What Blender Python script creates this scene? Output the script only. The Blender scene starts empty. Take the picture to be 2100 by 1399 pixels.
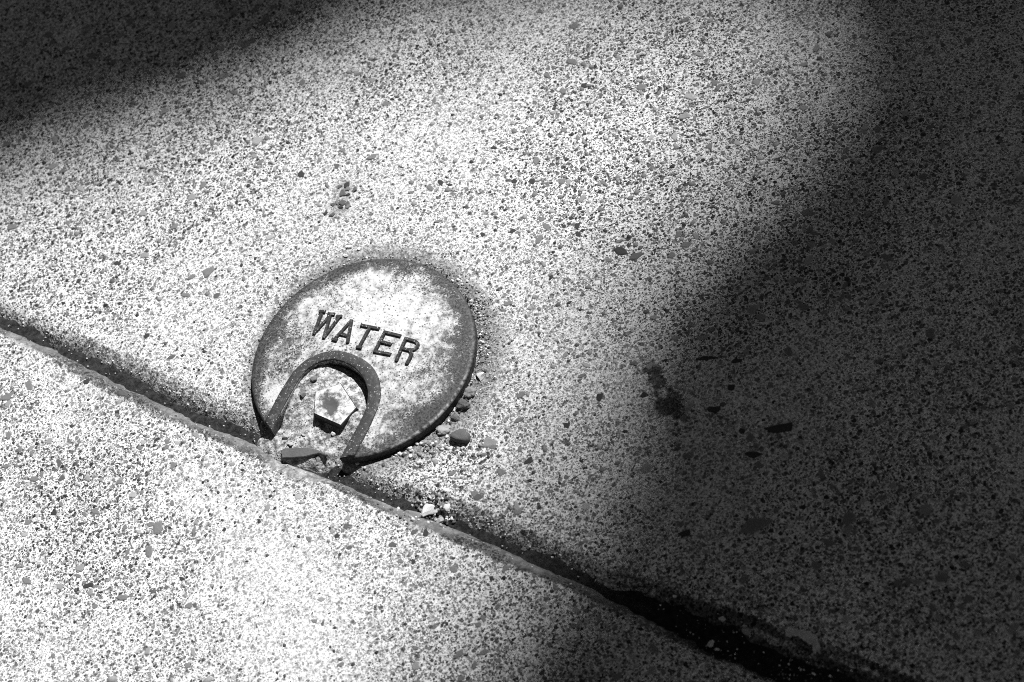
import bpy, bmesh, math, random
import numpy as np
from mathutils import Vector, Matrix
from mathutils.geometry import delaunay_2d_cdt

random.seed(7)
rng = np.random.default_rng(11)
S = bpy.context.scene
COL = S.collection

# ------------------------------------------------------------------ camera
W, H = 2100.0, 1399.0                     # photograph's pixels
LENS = 70.0
FPX = LENS / 36.0 * W
TILT = math.radians(36.1)                 # from the lid's ellipse
R0 = np.array([1.0, 0, 0]); U0 = np.array([0, math.cos(TILT), math.sin(TILT)])
FWD = np.array([0, math.sin(TILT), -math.cos(TILT)])
CR, SR = 0.8994, 0.4371                   # roll
RIGHT = CR * R0 - SR * U0
UP = SR * R0 + CR * U0
DIST = FPX / 4375.0 - 0.018
CAM = -FWD * DIST


def px(x, y, z=0.0):
    """photograph pixel -> world point on the plane at height z"""
    d = FWD + RIGHT * ((x - W / 2) / FPX) + UP * ((H / 2 - y) / FPX)
    t = (z - CAM[2]) / d[2]
    return CAM + d * t


def to_px(p):
    q = np.asarray(p, float) - CAM
    zz = q @ FWD
    return np.stack([W / 2 + q @ RIGHT / zz * FPX, H / 2 - q @ UP / zz * FPX], -1)


cd = bpy.data.cameras.new('camera')
cam = bpy.data.objects.new('camera', cd)
COL.objects.link(cam)
m = Matrix.Identity(4)
for i in range(3):
    m[i][0], m[i][1], m[i][2], m[i][3] = RIGHT[i], UP[i], -FWD[i], CAM[i]
cam.matrix_world = m
cd.lens = LENS
cd.sensor_width = 36.0
cd.sensor_fit = 'HORIZONTAL'
cd.clip_start = 0.01
cd.clip_end = 500.0
cd.dof.use_dof = True
cd.dof.focus_distance = float((px(742, 730, .004) - CAM) @ FWD)
cd.dof.aperture_fstop = 13.0
S.camera = cam

# ------------------------------------------------------------------ light
SUN_EL, SUN_AZ = math.radians(52.0), math.radians(33.0)     # azimuth from +X towards +Y
SUN = np.array([math.cos(SUN_EL) * math.cos(SUN_AZ), math.cos(SUN_EL) * math.sin(SUN_AZ), math.sin(SUN_EL)])
wd = bpy.data.worlds.new('World')
S.world = wd
wd.use_nodes = True
nt = wd.node_tree
sky = nt.nodes.new('ShaderNodeTexSky')
sky.sky_type = 'NISHITA'
sky.sun_disc = False
sky.sun_elevation = SUN_EL
sky.sun_rotation = math.radians(90.0) - SUN_AZ
sky.altitude = 1500.0
sky.air_density = 0.45
sky.dust_density = 0.0
bw = nt.nodes.new('ShaderNodeRGBToBW')    # the photograph is black and white
bg = nt.nodes['Background']
bg.inputs['Strength'].default_value = 0.058
nt.links.new(sky.outputs[0], bw.inputs[0])
nt.links.new(bw.outputs[0], bg.inputs['Color'])
sl = bpy.data.lights.new('sun', 'SUN')
sl.energy = 5.0
sl.angle = math.radians(0.53)
sl.color = (1, 1, 1)
so = bpy.data.objects.new('sun', sl)
so.rotation_euler = Vector(-SUN).to_track_quat('-Z', 'Y').to_euler()
COL.objects.link(so)
S.view_settings.view_transform = 'Standard'
S.view_settings.look = 'None'
S.view_settings.gamma = 1.0
S.view_settings.use_curve_mapping = False
S.view_settings.exposure = 0.94
S.cycles.use_denoising = False           # keep the film-like grain
S.cycles.pixel_filter_type = 'BLACKMAN_HARRIS'
S.cycles.filter_width = 1.0


# ------------------------------------------------------------------ helpers
def hash2(ix, iy, seed):
    n = (ix.astype(np.int64) * 374761393 + iy.astype(np.int64) * 668265263 + seed * 1274126177) & 0xffffffff
    n = ((n ^ (n >> 13)) * 1274126177) & 0xffffffff
    return ((n ^ (n >> 16)) & 0xffff) / 65535.0


def noise2(x, y, seed=0):
    x = np.asarray(x, float); y = np.asarray(y, float)
    ix = np.floor(x); iy = np.floor(y)
    fx = x - ix; fy = y - iy
    fx = fx * fx * (3 - 2 * fx); fy = fy * fy * (3 - 2 * fy)
    a = hash2(ix, iy, seed); b = hash2(ix + 1, iy, seed)
    c = hash2(ix, iy + 1, seed); d = hash2(ix + 1, iy + 1, seed)
    return (a * (1 - fx) + b * fx) * (1 - fy) + (c * (1 - fx) + d * fx) * fy


def fbm(x, y, seed=0, octs=3):
    s, a, t = 0.0, 1.0, 0.0
    for k in range(octs):
        s = s + a * noise2(np.asarray(x) * 2 ** k, np.asarray(y) * 2 ** k, seed + 17 * k)
        t += a; a *= 0.5
    return s / t


def sstep(a, b, x):
    t = np.clip((np.asarray(x, float) - a) / (b - a), 0, 1)
    return t * t * (3 - 2 * t)


def new_obj(name, me, parent=None, mat=None, smooth=False, **props):
    o = bpy.data.objects.new(name, me)
    COL.objects.link(o)
    if parent is not None:
        o.parent = parent
    if mat is not None and not me.materials:
        me.materials.append(mat)
    if smooth and me.polygons:
        me.polygons.foreach_set('use_smooth', [True] * len(me.polygons))
    for k, v in props.items():
        o[k] = v
    return o


def mesh_np(name, verts, faces_flat, counts):
    """fast mesh from numpy: verts (n,3), faces as a flat index list with face sizes"""
    me = bpy.data.meshes.new(name)
    me.vertices.add(len(verts))
    me.vertices.foreach_set('co', np.ascontiguousarray(verts, np.float32).ravel())
    me.loops.add(len(faces_flat))
    me.loops.foreach_set('vertex_index', np.ascontiguousarray(faces_flat, np.int32))
    me.polygons.add(len(counts))
    starts = np.concatenate([[0], np.cumsum(counts)[:-1]]).astype(np.int32)
    me.polygons.foreach_set('loop_start', starts)
    me.update(calc_edges=True)
    me.validate()
    return me


def grid_mesh(name, X, Y, Z):
    n, k = X.shape
    v = np.stack([X, Y, Z], -1).reshape(-1, 3)
    i = np.arange((n - 1) * (k - 1)); r = i // (k - 1); c = i % (k - 1)
    a = r * k + c
    f = np.stack([a, a + 1, a + k + 1, a + k], -1)
    return mesh_np(name, v, f.ravel(), np.full(len(f), 4))


def attr(me, name, vals):
    a = me.attributes.new(name, 'FLOAT', 'POINT')
    a.data.foreach_set('value', np.ascontiguousarray(vals, np.float32).ravel())


def in_poly(P, x, y):
    inside = np.zeros(np.shape(x), bool)
    j = len(P) - 1
    for i in range(len(P)):
        xi, yi = P[i]; xj, yj = P[j]
        c = ((yi > y) != (yj > y)) & (x < (xj - xi) * (y - yi) / (yj - yi + 1e-12) + xi)
        inside ^= c
        j = i
    return inside


class NT:
    """small node-tree writer"""
    def __init__(s, name):
        s.m = bpy.data.materials.new(name); s.m.use_nodes = True
        s.t = s.m.node_tree; s.b = s.t.nodes['Principled BSDF']
        s.tc = s.t.nodes.new('ShaderNodeTexCoord')
        s.P = s.tc.outputs['Object']

    def put(s, sock, v):
        if hasattr(v, 'is_output'):
            s.t.links.new(v, sock)
        elif v is not None:
            sock.default_value = v

    def math(s, op, a, b=None, c=None, clamp=False):
        n = s.t.nodes.new('ShaderNodeMath'); n.operation = op; n.use_clamp = clamp
        for i, v in enumerate((a, b, c)):
            s.put(n.inputs[i], v)
        return n.outputs[0]

    def mix(s, f, a, b):
        n = s.t.nodes.new('ShaderNodeMix'); n.data_type = 'FLOAT'
        s.put(n.inputs[0], f); s.put(n.inputs[2], a); s.put(n.inputs[3], b)
        return n.outputs[0]

    def ramp(s, x, a, b, lo=0.0, hi=1.0):
        n = s.t.nodes.new('ShaderNodeMapRange'); n.interpolation_type = 'SMOOTHSTEP'
        s.put(n.inputs[0], x)
        for i, v in zip((1, 2, 3, 4), (a, b, lo, hi)):
            s.put(n.inputs[i], v)
        return n.outputs[0]

    def noise(s, scale, detail=2.0, rough=0.5, vec=None):
        n = s.t.nodes.new('ShaderNodeTexNoise')
        s.put(n.inputs['Vector'], vec or s.P)
        n.inputs['Scale'].default_value = scale
        n.inputs['Detail'].default_value = detail
        n.inputs['Roughness'].default_value = rough
        return n.outputs['Fac']

    def vor(s, scale, feature='F1', rand=1.0, vec=None):
        n = s.t.nodes.new('ShaderNodeTexVoronoi'); n.feature = feature
        s.put(n.inputs['Vector'], vec or s.P)
        n.inputs['Scale'].default_value = scale
        n.inputs['Randomness'].default_value = rand
        sep = s.t.nodes.new('ShaderNodeSeparateColor')
        if feature == 'F1':
            s.t.links.new(n.outputs['Color'], sep.inputs[0])
        return n.outputs['Distance'], sep.outputs[0], sep.outputs[1]

    def attr(s, name):
        n = s.t.nodes.new('ShaderNodeAttribute'); n.attribute_name = name
        return n.outputs['Fac']

    def stretch(s, sc, rotz=0.0):
        n = s.t.nodes.new('ShaderNodeMapping')
        n.inputs['Rotation'].default_value = (0, 0, rotz)
        n.inputs['Scale'].default_value = sc
        s.put(n.inputs['Vector'], s.P)
        return n.outputs[0]

    def bump(s, h, strength, dist):
        n = s.t.nodes.new('ShaderNodeBump')
        n.inputs['Strength'].default_value = strength
        n.inputs['Distance'].default_value = dist
        s.put(n.inputs['Height'], h)
        s.t.links.new(n.outputs[0], s.b.inputs['Normal'])

    def done(s, value, rough=0.85, spec=0.3):
        c = s.t.nodes.new('ShaderNodeCombineColor')
        for i in range(3):
            s.put(c.inputs[i], value)
        s.t.links.new(c.outputs[0], s.b.inputs['Base Color'])
        s.put(s.b.inputs['Roughness'], rough)
        s.put(s.b.inputs['Specular IOR Level'], spec)
        return s.m


# ------------------------------------------------------------------ layout from the photograph
LZ = 0.003                                             # how proud the lid's rim stands
LC = px(742, 729, LZ); LR = 0.0550
joint_px = [(-260, 540), (0, 655), (60, 682), (115, 706), (200, 746), (300, 798), (400, 848), (500, 888), (560, 915), (620, 942), (700, 976),
            (780, 1010), (850, 1040), (930, 1068), (1000, 1096), (1100, 1141), (1200, 1184), (1300, 1226), (1400, 1271), (1500, 1315), (1600, 1358), (1700, 1402), (2000, 1535)]
JP = np.array([px(x, y)[:2] for x, y in joint_px])
J0 = px(620, 942)[:2]
ddir = JP[-1] - JP[0]; EU = ddir / np.linalg.norm(ddir); EV = np.array([-EU[1], EU[0]])   # EV points to the upper slab
JU = (JP - J0) @ EU; JV = (JP - J0) @ EV
JANG = math.atan2(EU[1], EU[0])


def to_uv(x, y):
    return (x - J0[0]) * EU[0] + (y - J0[1]) * EU[1], (x - J0[0]) * EV[0] + (y - J0[1]) * EV[1]


def jc(u):
    u = np.asarray(u, float)
    return np.interp(u, JU, JV) + 0.0016 * (fbm(u * 55, u * 0 + 3.3, 5) - 0.5)


U_WIDE0, U_WIDE1 = (px(1150, 1160)[:2] - J0) @ EU, (px(1480, 1306)[:2] - J0) @ EU


def height(x, y):
    """surface of the two slabs, metres"""
    u, v = to_uv(x, y)
    d = v - jc(u)
    wide = sstep(U_WIDE0, U_WIDE1, u)
    wob = 0.85 + 0.3 * fbm(u * 110, u * 0 + 9.1 + (d > 0) * 5, 8)
    wu = (0.0130 + 0.011 * wide) * wob
    wl = (0.0066 + 0.009 * wide) * wob
    wl = wl * (0.75 + 0.5 * fbm(u * 330, u * 0 + 4.4, 12))
    w = np.where(d > 0, wu, wl)
    e = np.clip(1 - np.abs(d) / w, 0, 1)
    z = -0.0072 * (1 + .8 * wide) * e ** np.where(d > 0, 2.1, 1.6)
    z = z + 0.0016 * (fbm(x * 9, y * 9, 21) - 0.5) + 0.0005 * (fbm(x * 70, y * 70, 31) - 0.5)
    z = z - 0.0006 * (d < 0)
    # worn hollow round the lid, and the socket it sits in
    r = np.hypot(x - LC[0], y - LC[1])
    z = z - 0.0012 * np.exp(-((r - LR) / 0.008) ** 2) * (r > LR - .002)
    z = np.where((r < LR + 0.0012), np.minimum(z, -0.0022), z)
    z = np.where(r < LR - 0.003, z - 0.006, z)
    return z


def hz(x, y):
    return float(height(np.array([x]), np.array([y]))[0])


# ------------------------------------------------------------------ materials
def mat_concrete():
    n = NT('weathered_concrete')
    grime, halo, smooth, pale = n.attr('grime'), n.attr('halo'), n.attr('smooth'), n.attr('pale')
    paste = n.mix(n.noise(14, 3), 0.48, 0.76)
    paste = n.mix(n.ramp(n.noise(600, 5, 0.8), 0.36, 0.62), n.math('MULTIPLY', paste, 0.46), paste)
    warp = n.t.nodes.new('ShaderNodeVectorMath'); warp.operation = 'MULTIPLY_ADD'
    nz = n.t.nodes.new('ShaderNodeTexNoise'); nz.inputs['Scale'].default_value = 900
    n.put(nz.inputs['Vector'], n.P)
    n.t.links.new(nz.outputs['Color'], warp.inputs[0])
    warp.inputs[1].default_value = (0.0011,) * 3
    n.t.links.new(n.P, warp.inputs[2])
    V = warp.outputs[0]
    keep = n.math('SUBTRACT', 1.0, n.math('MULTIPLY', n.math('MAXIMUM', smooth, n.math('MULTIPLY', pale, 0.55)), 0.9))
    val = paste
    hgt = n.noise(700, 3, 0.6)
    for sc, th, lo, hi, r0, r1 in ((1400, 0.28, 0.03, 0.26, 0.36, 0.52), (860, 0.30, 0.008, 0.18, 0.34, 0.47), (520, 0.46, 0.006, 0.16, 0.32, 0.42), (300, 0.66, 0.008, 0.14, 0.28, 0.36)):
        d, a, b = n.vor(sc, vec=V)
        th = n.math('ADD', n.math('MULTIPLY', n.math('SUBTRACT', n.noise(45, 3, .6), 0.5), 0.9), th)
        on = n.math('MULTIPLY', n.math('GREATER_THAN', a, th), keep)
        msk = n.math('MULTIPLY', n.ramp(d, r0, r1, 1.0, 0.0), on)
        val = n.mix(msk, val, n.mix(n.math('POWER', b, 1.3), lo, hi))
        hgt = n.math('SUBTRACT', hgt, n.math('MULTIPLY', msk, 0.5))
    # dirt with a shape of its own: joint grime, ring of soil round the lid, oil stain
    g2 = n.ramp(n.math('ADD', grime, n.math('MULTIPLY', n.math('SUBTRACT', n.noise(420, 5, 0.8), 0.5), 1.9)), 0.25, 0.75)
    g2 = n.math('MULTIPLY', g2, n.ramp(grime, 0.02, 0.25))
    val = n.mix(g2, val, n.math('MULTIPLY', val, 0.16))
    h2 = n.ramp(n.math('ADD', halo, n.math('MULTIPLY', n.math('SUBTRACT', n.noise(500, 4, 0.75), 0.5), 0.9)), 0.2, 0.9)
    h2 = n.math('MULTIPLY', h2, n.ramp(halo, 0.02, 0.2))
    val = n.mix(h2, val, n.mix(n.ramp(n.noise(900, 4, .7), .3, .7), 0.02, 0.26))
    val = n.mix(n.math('MULTIPLY', smooth, 0.6), val, n.mix(n.ramp(n.noise(240, 6, 0.8), .3, .7), 0.04, 0.22))
    n.bump(hgt, 0.55, 0.0006)
    return n.done(val, 0.9, 0.2)


def mat_stone(name, base):
    n = NT(name)
    v = n.mix(n.ramp(n.noise(1100, 4, .7), .3, .7), base * 0.5, base * 1.5)
    n.bump(n.noise(1500, 3), 0.3, 0.0003)
    return n.done(v, 0.75, 0.3)


def mat_shaded(name, rough=0.8, mul=1.0):
    n = NT(name)
    v = n.math('MULTIPLY', n.attr('shade'), n.mix(n.noise(1800, 2), 0.65 * mul, 1.35 * mul))
    return n.done(v, rough, 0.25)


def mat_iron():
    n = NT('dusty_cast_iron')
    dust = n.attr('dust')
    k = n.math('ADD', dust, n.math('MULTIPLY', n.math('SUBTRACT', n.noise(560, 6, 0.8), 0.5), 2.0))
    k = n.math('ADD', k, n.math('MULTIPLY', n.math('SUBTRACT', n.noise(75, 4), 0.5), 1.9))
    d, a, b = n.vor(1700)
    k = n.math('ADD', k, n.math('MULTIPLY', n.math('SUBTRACT', a, 0.5), 0.95))
    k = n.ramp(k, 0.26, 0.80)
    d, a, b = n.vor(820)
    pit = n.math('MULTIPLY', n.ramp(d, 0.22, 0.42, 1, 0), n.math('GREATER_THAN', a, n.mix(dust, 0.30, 0.72)))
    k = n.math('MULTIPLY', k, n.math('SUBTRACT', 1.0, n.math('MULTIPLY', pit, 0.85)))
    iron = n.mix(n.ramp(n.noise(900, 4, 0.7), .3, .7), 0.004, 0.06)
    white = n.mix(n.ramp(n.math('ADD', n.noise(220, 6, 0.8), n.math('MULTIPLY', n.math('SUBTRACT', dust, 0.8), 0.25)), 0.36, 0.62), 0.08, 0.42)
    n.bump(n.math('ADD', n.noise(900, 4, 0.7), n.math('MULTIPLY', k, 0.3)), 0.5, 0.0005)
    col = n.mix(k, iron, white)
    wear_glint = n.math('MULTIPLY', n.attr('wear_glint'), n.ramp(n.noise(300, 4, 0.7), 0.3, 0.5))  # rubbed edge, with a glint put into the colour
    return n.done(n.mix(wear_glint, col, 0.26), n.mix(k, 0.6, 0.9), 0.2)


def mat_worn(name, lo, hi, speck):
    n = NT(name)
    v = n.mix(n.noise(700, 4, 0.7), lo, hi)
    v = n.mix(n.ramp(n.noise(420, 6, 0.85), speck - .28, speck - .12), v, 0.12)
    d, a, b = n.vor(1300)
    v = n.mix(n.math('MULTIPLY', n.ramp(d, 0.2, 0.4, 1, 0), n.math('GREATER_THAN', a, speck)), v, n.mix(b, 0.1, 0.4))
    n.bump(n.noise(800, 4, 0.7), 0.5, 0.0005)
    return n.done(v, 0.65, 0.22)


def mat_sand():
    n = NT('packed_sandy_dirt')
    v = n.mix(n.ramp(n.noise(330, 4, 0.7), 0.35, 0.65), 0.07, 0.40)
    d, a, b = n.vor(1000)
    v = n.mix(n.math('MULTIPLY', n.ramp(d, 0.25, 0.42, 1, 0), n.math('GREATER_THAN', a, 0.40)), v, n.mix(b, 0.015, 0.22))
    n.bump(n.math('ADD', n.noise(700, 3), n.math('MULTIPLY', d, -0.4)), 0.8, 0.0008)
    return n.done(v, 0.95, 0.15)


def mat_dirt():
    n = NT('black_joint_dirt')
    v = n.mix(n.ramp(n.noise(300, 6, 0.8), 0.3, 0.75), 0.006, 0.055)
    v = n.mix(n.attr('dark'), v, n.math('MULTIPLY', v, 0.6))
    n.bump(n.noise(600, 6, 0.8), 1.0, 0.0016)
    return n.done(v, 0.95, 0.12)


def mat_plain(name, lo, hi, sc, rough=0.9):
    n = NT(name)
    n.bump(n.noise(sc * 3, 4), 0.4, 0.3 / sc)
    return n.done(n.mix(n.noise(sc, 4, 0.6), lo, hi), rough, 0.2)


M_CON = mat_concrete()
M_IRON = mat_iron()
M_BAND = mat_worn('rubbed_iron', 0.004, 0.055, 0.80)
M_LETTER = mat_worn('rubbed_letter_iron', 0.004, 0.03, 0.80)
M_SAND = mat_sand()
M_DIRT = mat_dirt()
M_GRAIN = mat_shaded('aggregate_grains')
M_GRIT = mat_shaded('loose_grit')
SHADES = (0.02, 0.06, 0.11, 0.17, 0.24)
M_STONES = [mat_stone('aggregate_stone_%s' % s, v) for s, v in zip(('black', 'charcoal', 'grey', 'mid_grey', 'pale_grey'), SHADES)]

# ------------------------------------------------------------------ ground and the two slabs
gm = grid_mesh('ground', *np.meshgrid(np.linspace(-60, 60, 25), np.linspace(-60, 60, 25), indexing='ij'), np.full((25, 25), -0.06))
new_obj('ground', gm, mat=mat_plain('bare_verge_soil', 0.10, 0.22, 3.0), kind='structure', label='bare grey soil reaching out around the pavement')

corners = np.array([px(x, y)[:2] for x, y in ((-80, -80), (2180, -80), (2180, 1480), (-80, 1480))])
cu, cv = to_uv(corners[:, 0], corners[:, 1])
UA, UB, VA, VB = cu.min(), cu.max(), cv.min(), cv.max()


def axis(a, b, step, lo, hi):
    """fine spacing in [a,b], growing outwards to lo / hi"""
    mid = np.arange(a, b + step, step)

    def grow(start, end):
        out, s, p = [], step, start
        while abs(p - end) > 1e-9:
            s *= 1.35
            p = p + math.copysign(s, end - start)
            if (p - end) * (end - start) >= 0:
                p = end
            out.append(p)
        return out
    left = grow(mid[0], lo)[::-1] if mid[0] > lo else []
    right = grow(mid[-1], hi) if mid[-1] < hi else []
    return np.array(list(left) + list(mid) + list(right))


STEP = 0.0014


def slab(name, side, label):
    us = axis(UA, UB, STEP, -1.25, 1.25)
    t = np.concatenate([[0.0], np.cumsum(np.minimum(0.0004 * 1.12 ** np.arange(40), STEP))])
    vmax = VB if side > 0 else -VA
    vs = axis(t[-1], vmax, STEP, t[-1], 1.5)
    vs = np.concatenate([t[:-1], vs])
    Ug, Dg = np.meshgrid(us, vs, indexing='ij')
    Vg = jc(Ug) + side * Dg
    X = J0[0] + Ug * EU[0] + Vg * EV[0]; Y = J0[1] + Ug * EU[1] + Vg * EV[1]
    Z = height(X, Y)
    if side > 0:
        me = grid_mesh(name, X, Y, Z)
    else:
        me = grid_mesh(name, X[::-1], Y[::-1], Z[::-1]); X, Y, Z, Ug, Dg = X[::-1], Y[::-1], Z[::-1], Ug[::-1], Dg[::-1]
    st = np.stack([Ug * 22, Dg * 330], 0)
    streak = fbm(st[0], st[1], 61)
    u, d = Ug, Dg
    if side > 0:
        g = (0.54 + .14 * sstep(U_WIDE0, U_WIDE1, u)) * sstep(0.024, 0.003, d + 0.028 * (streak - 0.5) + 0.010 * (fbm(u * 25, u * 0, 4) - .5))
        g = np.maximum(g, 0)
        sm = 0 * d
    else:
        g = 0.80 * sstep(0.0125, 0.003, d + 0.012 * (streak - 0.5))
        sm = sstep(0.0088, 0.003, d + 0.012 * (fbm(u * 40, u * 0 + 2, 14) - .5))
    g = g * (1 + .3 * sstep(U_WIDE0, U_WIDE1, u))
    # oil stain beside the patch of shade
    P = to_px(np.stack([X, Y, Z], -1).reshape(-1, 3)).reshape(X.shape + (2,))
    x, y = P[..., 0], P[..., 1]

    def blot(x0, y0, x1, y1, r, k):
        tt = np.clip(((x - x0) * (x1 - x0) + (y - y0) * (y1 - y0)) / ((x1 - x0) ** 2 + (y1 - y0) ** 2), 0, 1)
        return k * np.exp(-(np.hypot(x - x0 - tt * (x1 - x0), y - y0 - tt * (y1 - y0)) / r) ** 2)
    ragged = 0.25 + 1.3 * sstep(0.25, 0.7, fbm(X * 160, Y * 160, 19))
    g = np.maximum(g, ragged * np.maximum(blot(1335, 768, 1372, 840, 30, 0.72), np.maximum(blot(1372, 815, 1400, 885, 22, 0.80), blot(1350, 800, 1330, 830, 24, .4))))
    g = np.maximum(g, blot(1285, 865, 1310, 890, 22, 0.35))
    # soil ring round the lid, wider on its right
    r = np.hypot(X - LC[0], Y - LC[1]); ang = np.arctan2(-(y - 729), x - 742)
    wid = 0.007 + 0.013 * np.exp(-((ang + 0.25) / 0.75) ** 2) + 0.006 * np.exp(-((ang - 1.6) / 0.7) ** 2) + 0.004 * np.exp(-((ang + 1.2) / .5) ** 2)
    h = 0.95 * np.exp(-np.clip((r - LR) / wid, 0, 9) ** 1.6)
    h = np.maximum(h, blot(708, 385, 692, 432, 32, 0.62))
    # pale patches where the paste is thick
    pale = sstep(0.45, 0.75, fbm(X * 11, Y * 11, 77)) * 0.6
    if side < 0:
        pale = np.maximum(pale, np.maximum(blot(560, 1130, 640, 1330, 190, 1.0), blot(420, 1000, 600, 1100, 120, .9)))
    attr(me, 'grime', g); attr(me, 'halo', h); attr(me, 'smooth', sm); attr(me, 'pale', pale)
    return new_obj(name, me, mat=M_CON, smooth=True, kind='structure', label=label)


slab_up = slab('pavement', 1, 'speckled concrete pavement slab around the water lid, above the joint')
slab_lo = slab('pavement', -1, 'pale speckled concrete pavement slab below the joint')


# ------------------------------------------------------------------ aggregate in the slabs
def outline(n, elong, seed):
    r = random.Random(seed)
    a = [2 * math.pi * (i + r.uniform(-0.3, 0.3)) / n for i in range(n)]
    return [(math.cos(t) * (q := r.uniform(0.62, 1.15)), math.sin(t) * q * elong) for t in a]


TEMPL = {}
for k in range(9):
    for si in range(5):
        n = 7 + k % 3
        o = outline(n, (0.5, 0.65, 0.8)[k % 3], 100 + k)
        bm = bmesh.new()
        lo = [bm.verts.new((x * 1.04, y * 1.04, -0.35)) for x, y in o]
        mi = [bm.verts.new((x, y, 0.06)) for x, y in o]
        rr = random.Random(k)
        hi = [bm.verts.new((x * 0.72, y * 0.72, 0.12 + rr.uniform(-.02, .02))) for x, y in o]
        for A, B in ((lo, mi), (mi, hi)):
            for i in range(n):
                bm.faces.new((A[i], A[(i + 1) % n], B[(i + 1) % n], B[i]))
        bm.faces.new(hi)
        me = bpy.data.meshes.new('stone'); bm.to_mesh(me); bm.free()
        me.materials.append(M_STONES[si])
        TEMPL[k, si] = me


def frame_mask(X, Y, pad):
    p = to_px(np.stack([X, Y, X * 0], -1))
    return (p[:, 0] > -pad) & (p[:, 0] < W + pad) & (p[:, 1] > -pad) & (p[:, 1] < H + pad), p


def keep_off(X, Y, rad):
    u, v = to_uv(X, Y); d = v - jc(u)
    r = np.hypot(X - LC[0], Y - LC[1])
    return (np.where(d > 0, d > 0.011 + rad, -d > 0.0065 + rad)) & (r > LR + 0.003 + rad), d


AREA_U, AREA_V = UB - UA, VB - VA


def scatter(n):
    u = rng.uniform(UA, UB, n); v = rng.uniform(VA, VB, n)
    return J0[0] + u * EU[0] + v * EV[0], J0[1] + u * EU[1] + v * EV[1]


def fewer(X, Y, d, p):
    """paste-rich patches show fewer stones"""
    f = 0.35 + 0.65 * sstep(0.62, 0.40, fbm(X * 11, Y * 11, 77))
    q = np.exp(-(((p[:, 0] - 590) / 230) ** 2 + ((p[:, 1] - 1180) / 220) ** 2)) * (d < 0)
    f = f * (1 - 0.9 * q)
    r = np.hypot(X - LC[0], Y - LC[1])
    f = f * sstep(LR, LR + 0.022, r)
    return rng.uniform(0, 1, len(X)) < f


# stones picked out one by one in the photograph: x, y, half-length px, half-width px, angle deg (image), shade index
PICK = [(617, 357, 9, 8, 0, 1), (690, 341, 7, 8, 0, 2), (266, 374, 6, 4, 20, 0), (141, 441, 7, 5, 0, 1), (1198, 174, 9, 6, -30, 0), (1274, 516, 15, 10, -15, 1),
        (1306, 525, 15, 8, 25, 2), (1600, 880, 29, 10, 12, 0), (1551, 1075, 33, 13, 14, 3), (239, 845, 7, 6, 20, 0), (110, 1050, 8, 6, -40, 1), (120, 948, 6, 9, 10, 2),
        (126, 978, 8, 7, 0, 2), (58, 788, 9, 13, 30, 3), (12, 812, 15, 8, 35, 3), (250, 805, 14, 6, -10, 2), (175, 780, 9, 6, 20, 1), (300, 688, 7, 6, 30, 1),
        (380, 605, 12, 5, 0, 3), (445, 606, 8, 7, 40, 2), (352, 732, 11, 5, 30, 2), (240, 540, 7, 6, 0, 1), (872, 1092, 6, 8, 0, 0), (850, 1090, 8, 5, 30, 2),
        (690, 1098, 6, 5, 0, 1), (1013, 302, 9, 4, -10, 0), (1052, 473, 8, 5, 10, 0), (1054, 371, 7, 6, 0, 1), (1091, 372, 7, 7, 0, 1), (923, 380, 7, 4, 0, 1),
        (904, 375, 6, 8, 20, 1), (1184, 463, 7, 7, 0, 1), (1185, 480, 6, 7, 20, 1), (1172, 448, 6, 5, 0, 1), (1196, 348, 6, 4, 0, 0), (1120, 465, 7, 9, 40, 3),
        (1105, 492, 12, 6, 50, 3), (990, 481, 6, 5, 0, 1), (1162, 873, 8, 6, 0, 0), (1322, 810, 9, 6, 0, 0), (1230, 815, 8, 8, 0, 1), (180, 1200, 12, 5, 20, 0),
        (372, 1186, 6, 4, 0, 0), (975, 1015, 9, 8, 0, 3), (981, 1020, 9, 8, 10, 2), (1085, 945, 9, 6, 60, 1), (1028, 968, 10, 7, 0, 3), (1010, 915, 8, 7, 0, 3),
        (804, 1116, 9, 5, 0, 2), (820, 1150, 7, 4, 0, 3), (847, 1151, 5, 5, 0, 1), (160, 576, 6, 6, 0, 0), (320, 900, 5, 4, 0, 1), (1450, 735, 22, 4, 3, 1),
        (1510, 741, 11, 5, 10, 0), (1405, 1095, 13, 7, 20, 1), (1500, 795, 9, 6, 0, 0), (1465, 840, 16, 6, 0, 0), (1522, 885, 6, 6, 0, 0), (1545, 933, 16, 6, 5, 1)]
PX2M = 1 / 4375.0


def img_angle(x, y, deg):
    a = math.radians(deg)
    q = px(x + 10 * math.cos(a), y - 10 * math.sin(a)) - px(x, y)
    return math.atan2(q[1], q[0])


rows = []          # x, y, half-length, elong, angle, shade, picked
for x, y, a, b, deg, s in PICK:
    p = px(x, y); rows.append((p[0], p[1], a * PX2M * 1.08, b / a * 1.15, img_angle(x, y, deg), max(s - 1, 0), 1))
X, Y = scatter(8200)
ok, d = keep_off(X, Y, 0.002)
vis, p = frame_mask(X, Y, 60)
ok &= fewer(X, Y, d, p)
hs = 0.0009 + 0.00055 * rng.exponential(1.0, len(X)); hs = np.minimum(hs, 0.0036)
sh = rng.choice(5, len(X), p=(0.08, 0.16, 0.30, 0.28, 0.18))
sh = np.where(hs > .0017, np.maximum(sh, 2), sh)
for i in np.nonzero(ok)[0]:
    rows.append((X[i], Y[i], hs[i], rng.uniform(0.75, 1.25), rng.uniform(0, 6.28), sh[i], 0))
rows = np.array(rows)
vis, _ = frame_mask(rows[:, 0], rows[:, 1], -8)
_, v = to_uv(rows[:, 0], rows[:, 1]); upper = v - jc(to_uv(rows[:, 0], rows[:, 1])[0]) > 0


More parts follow.
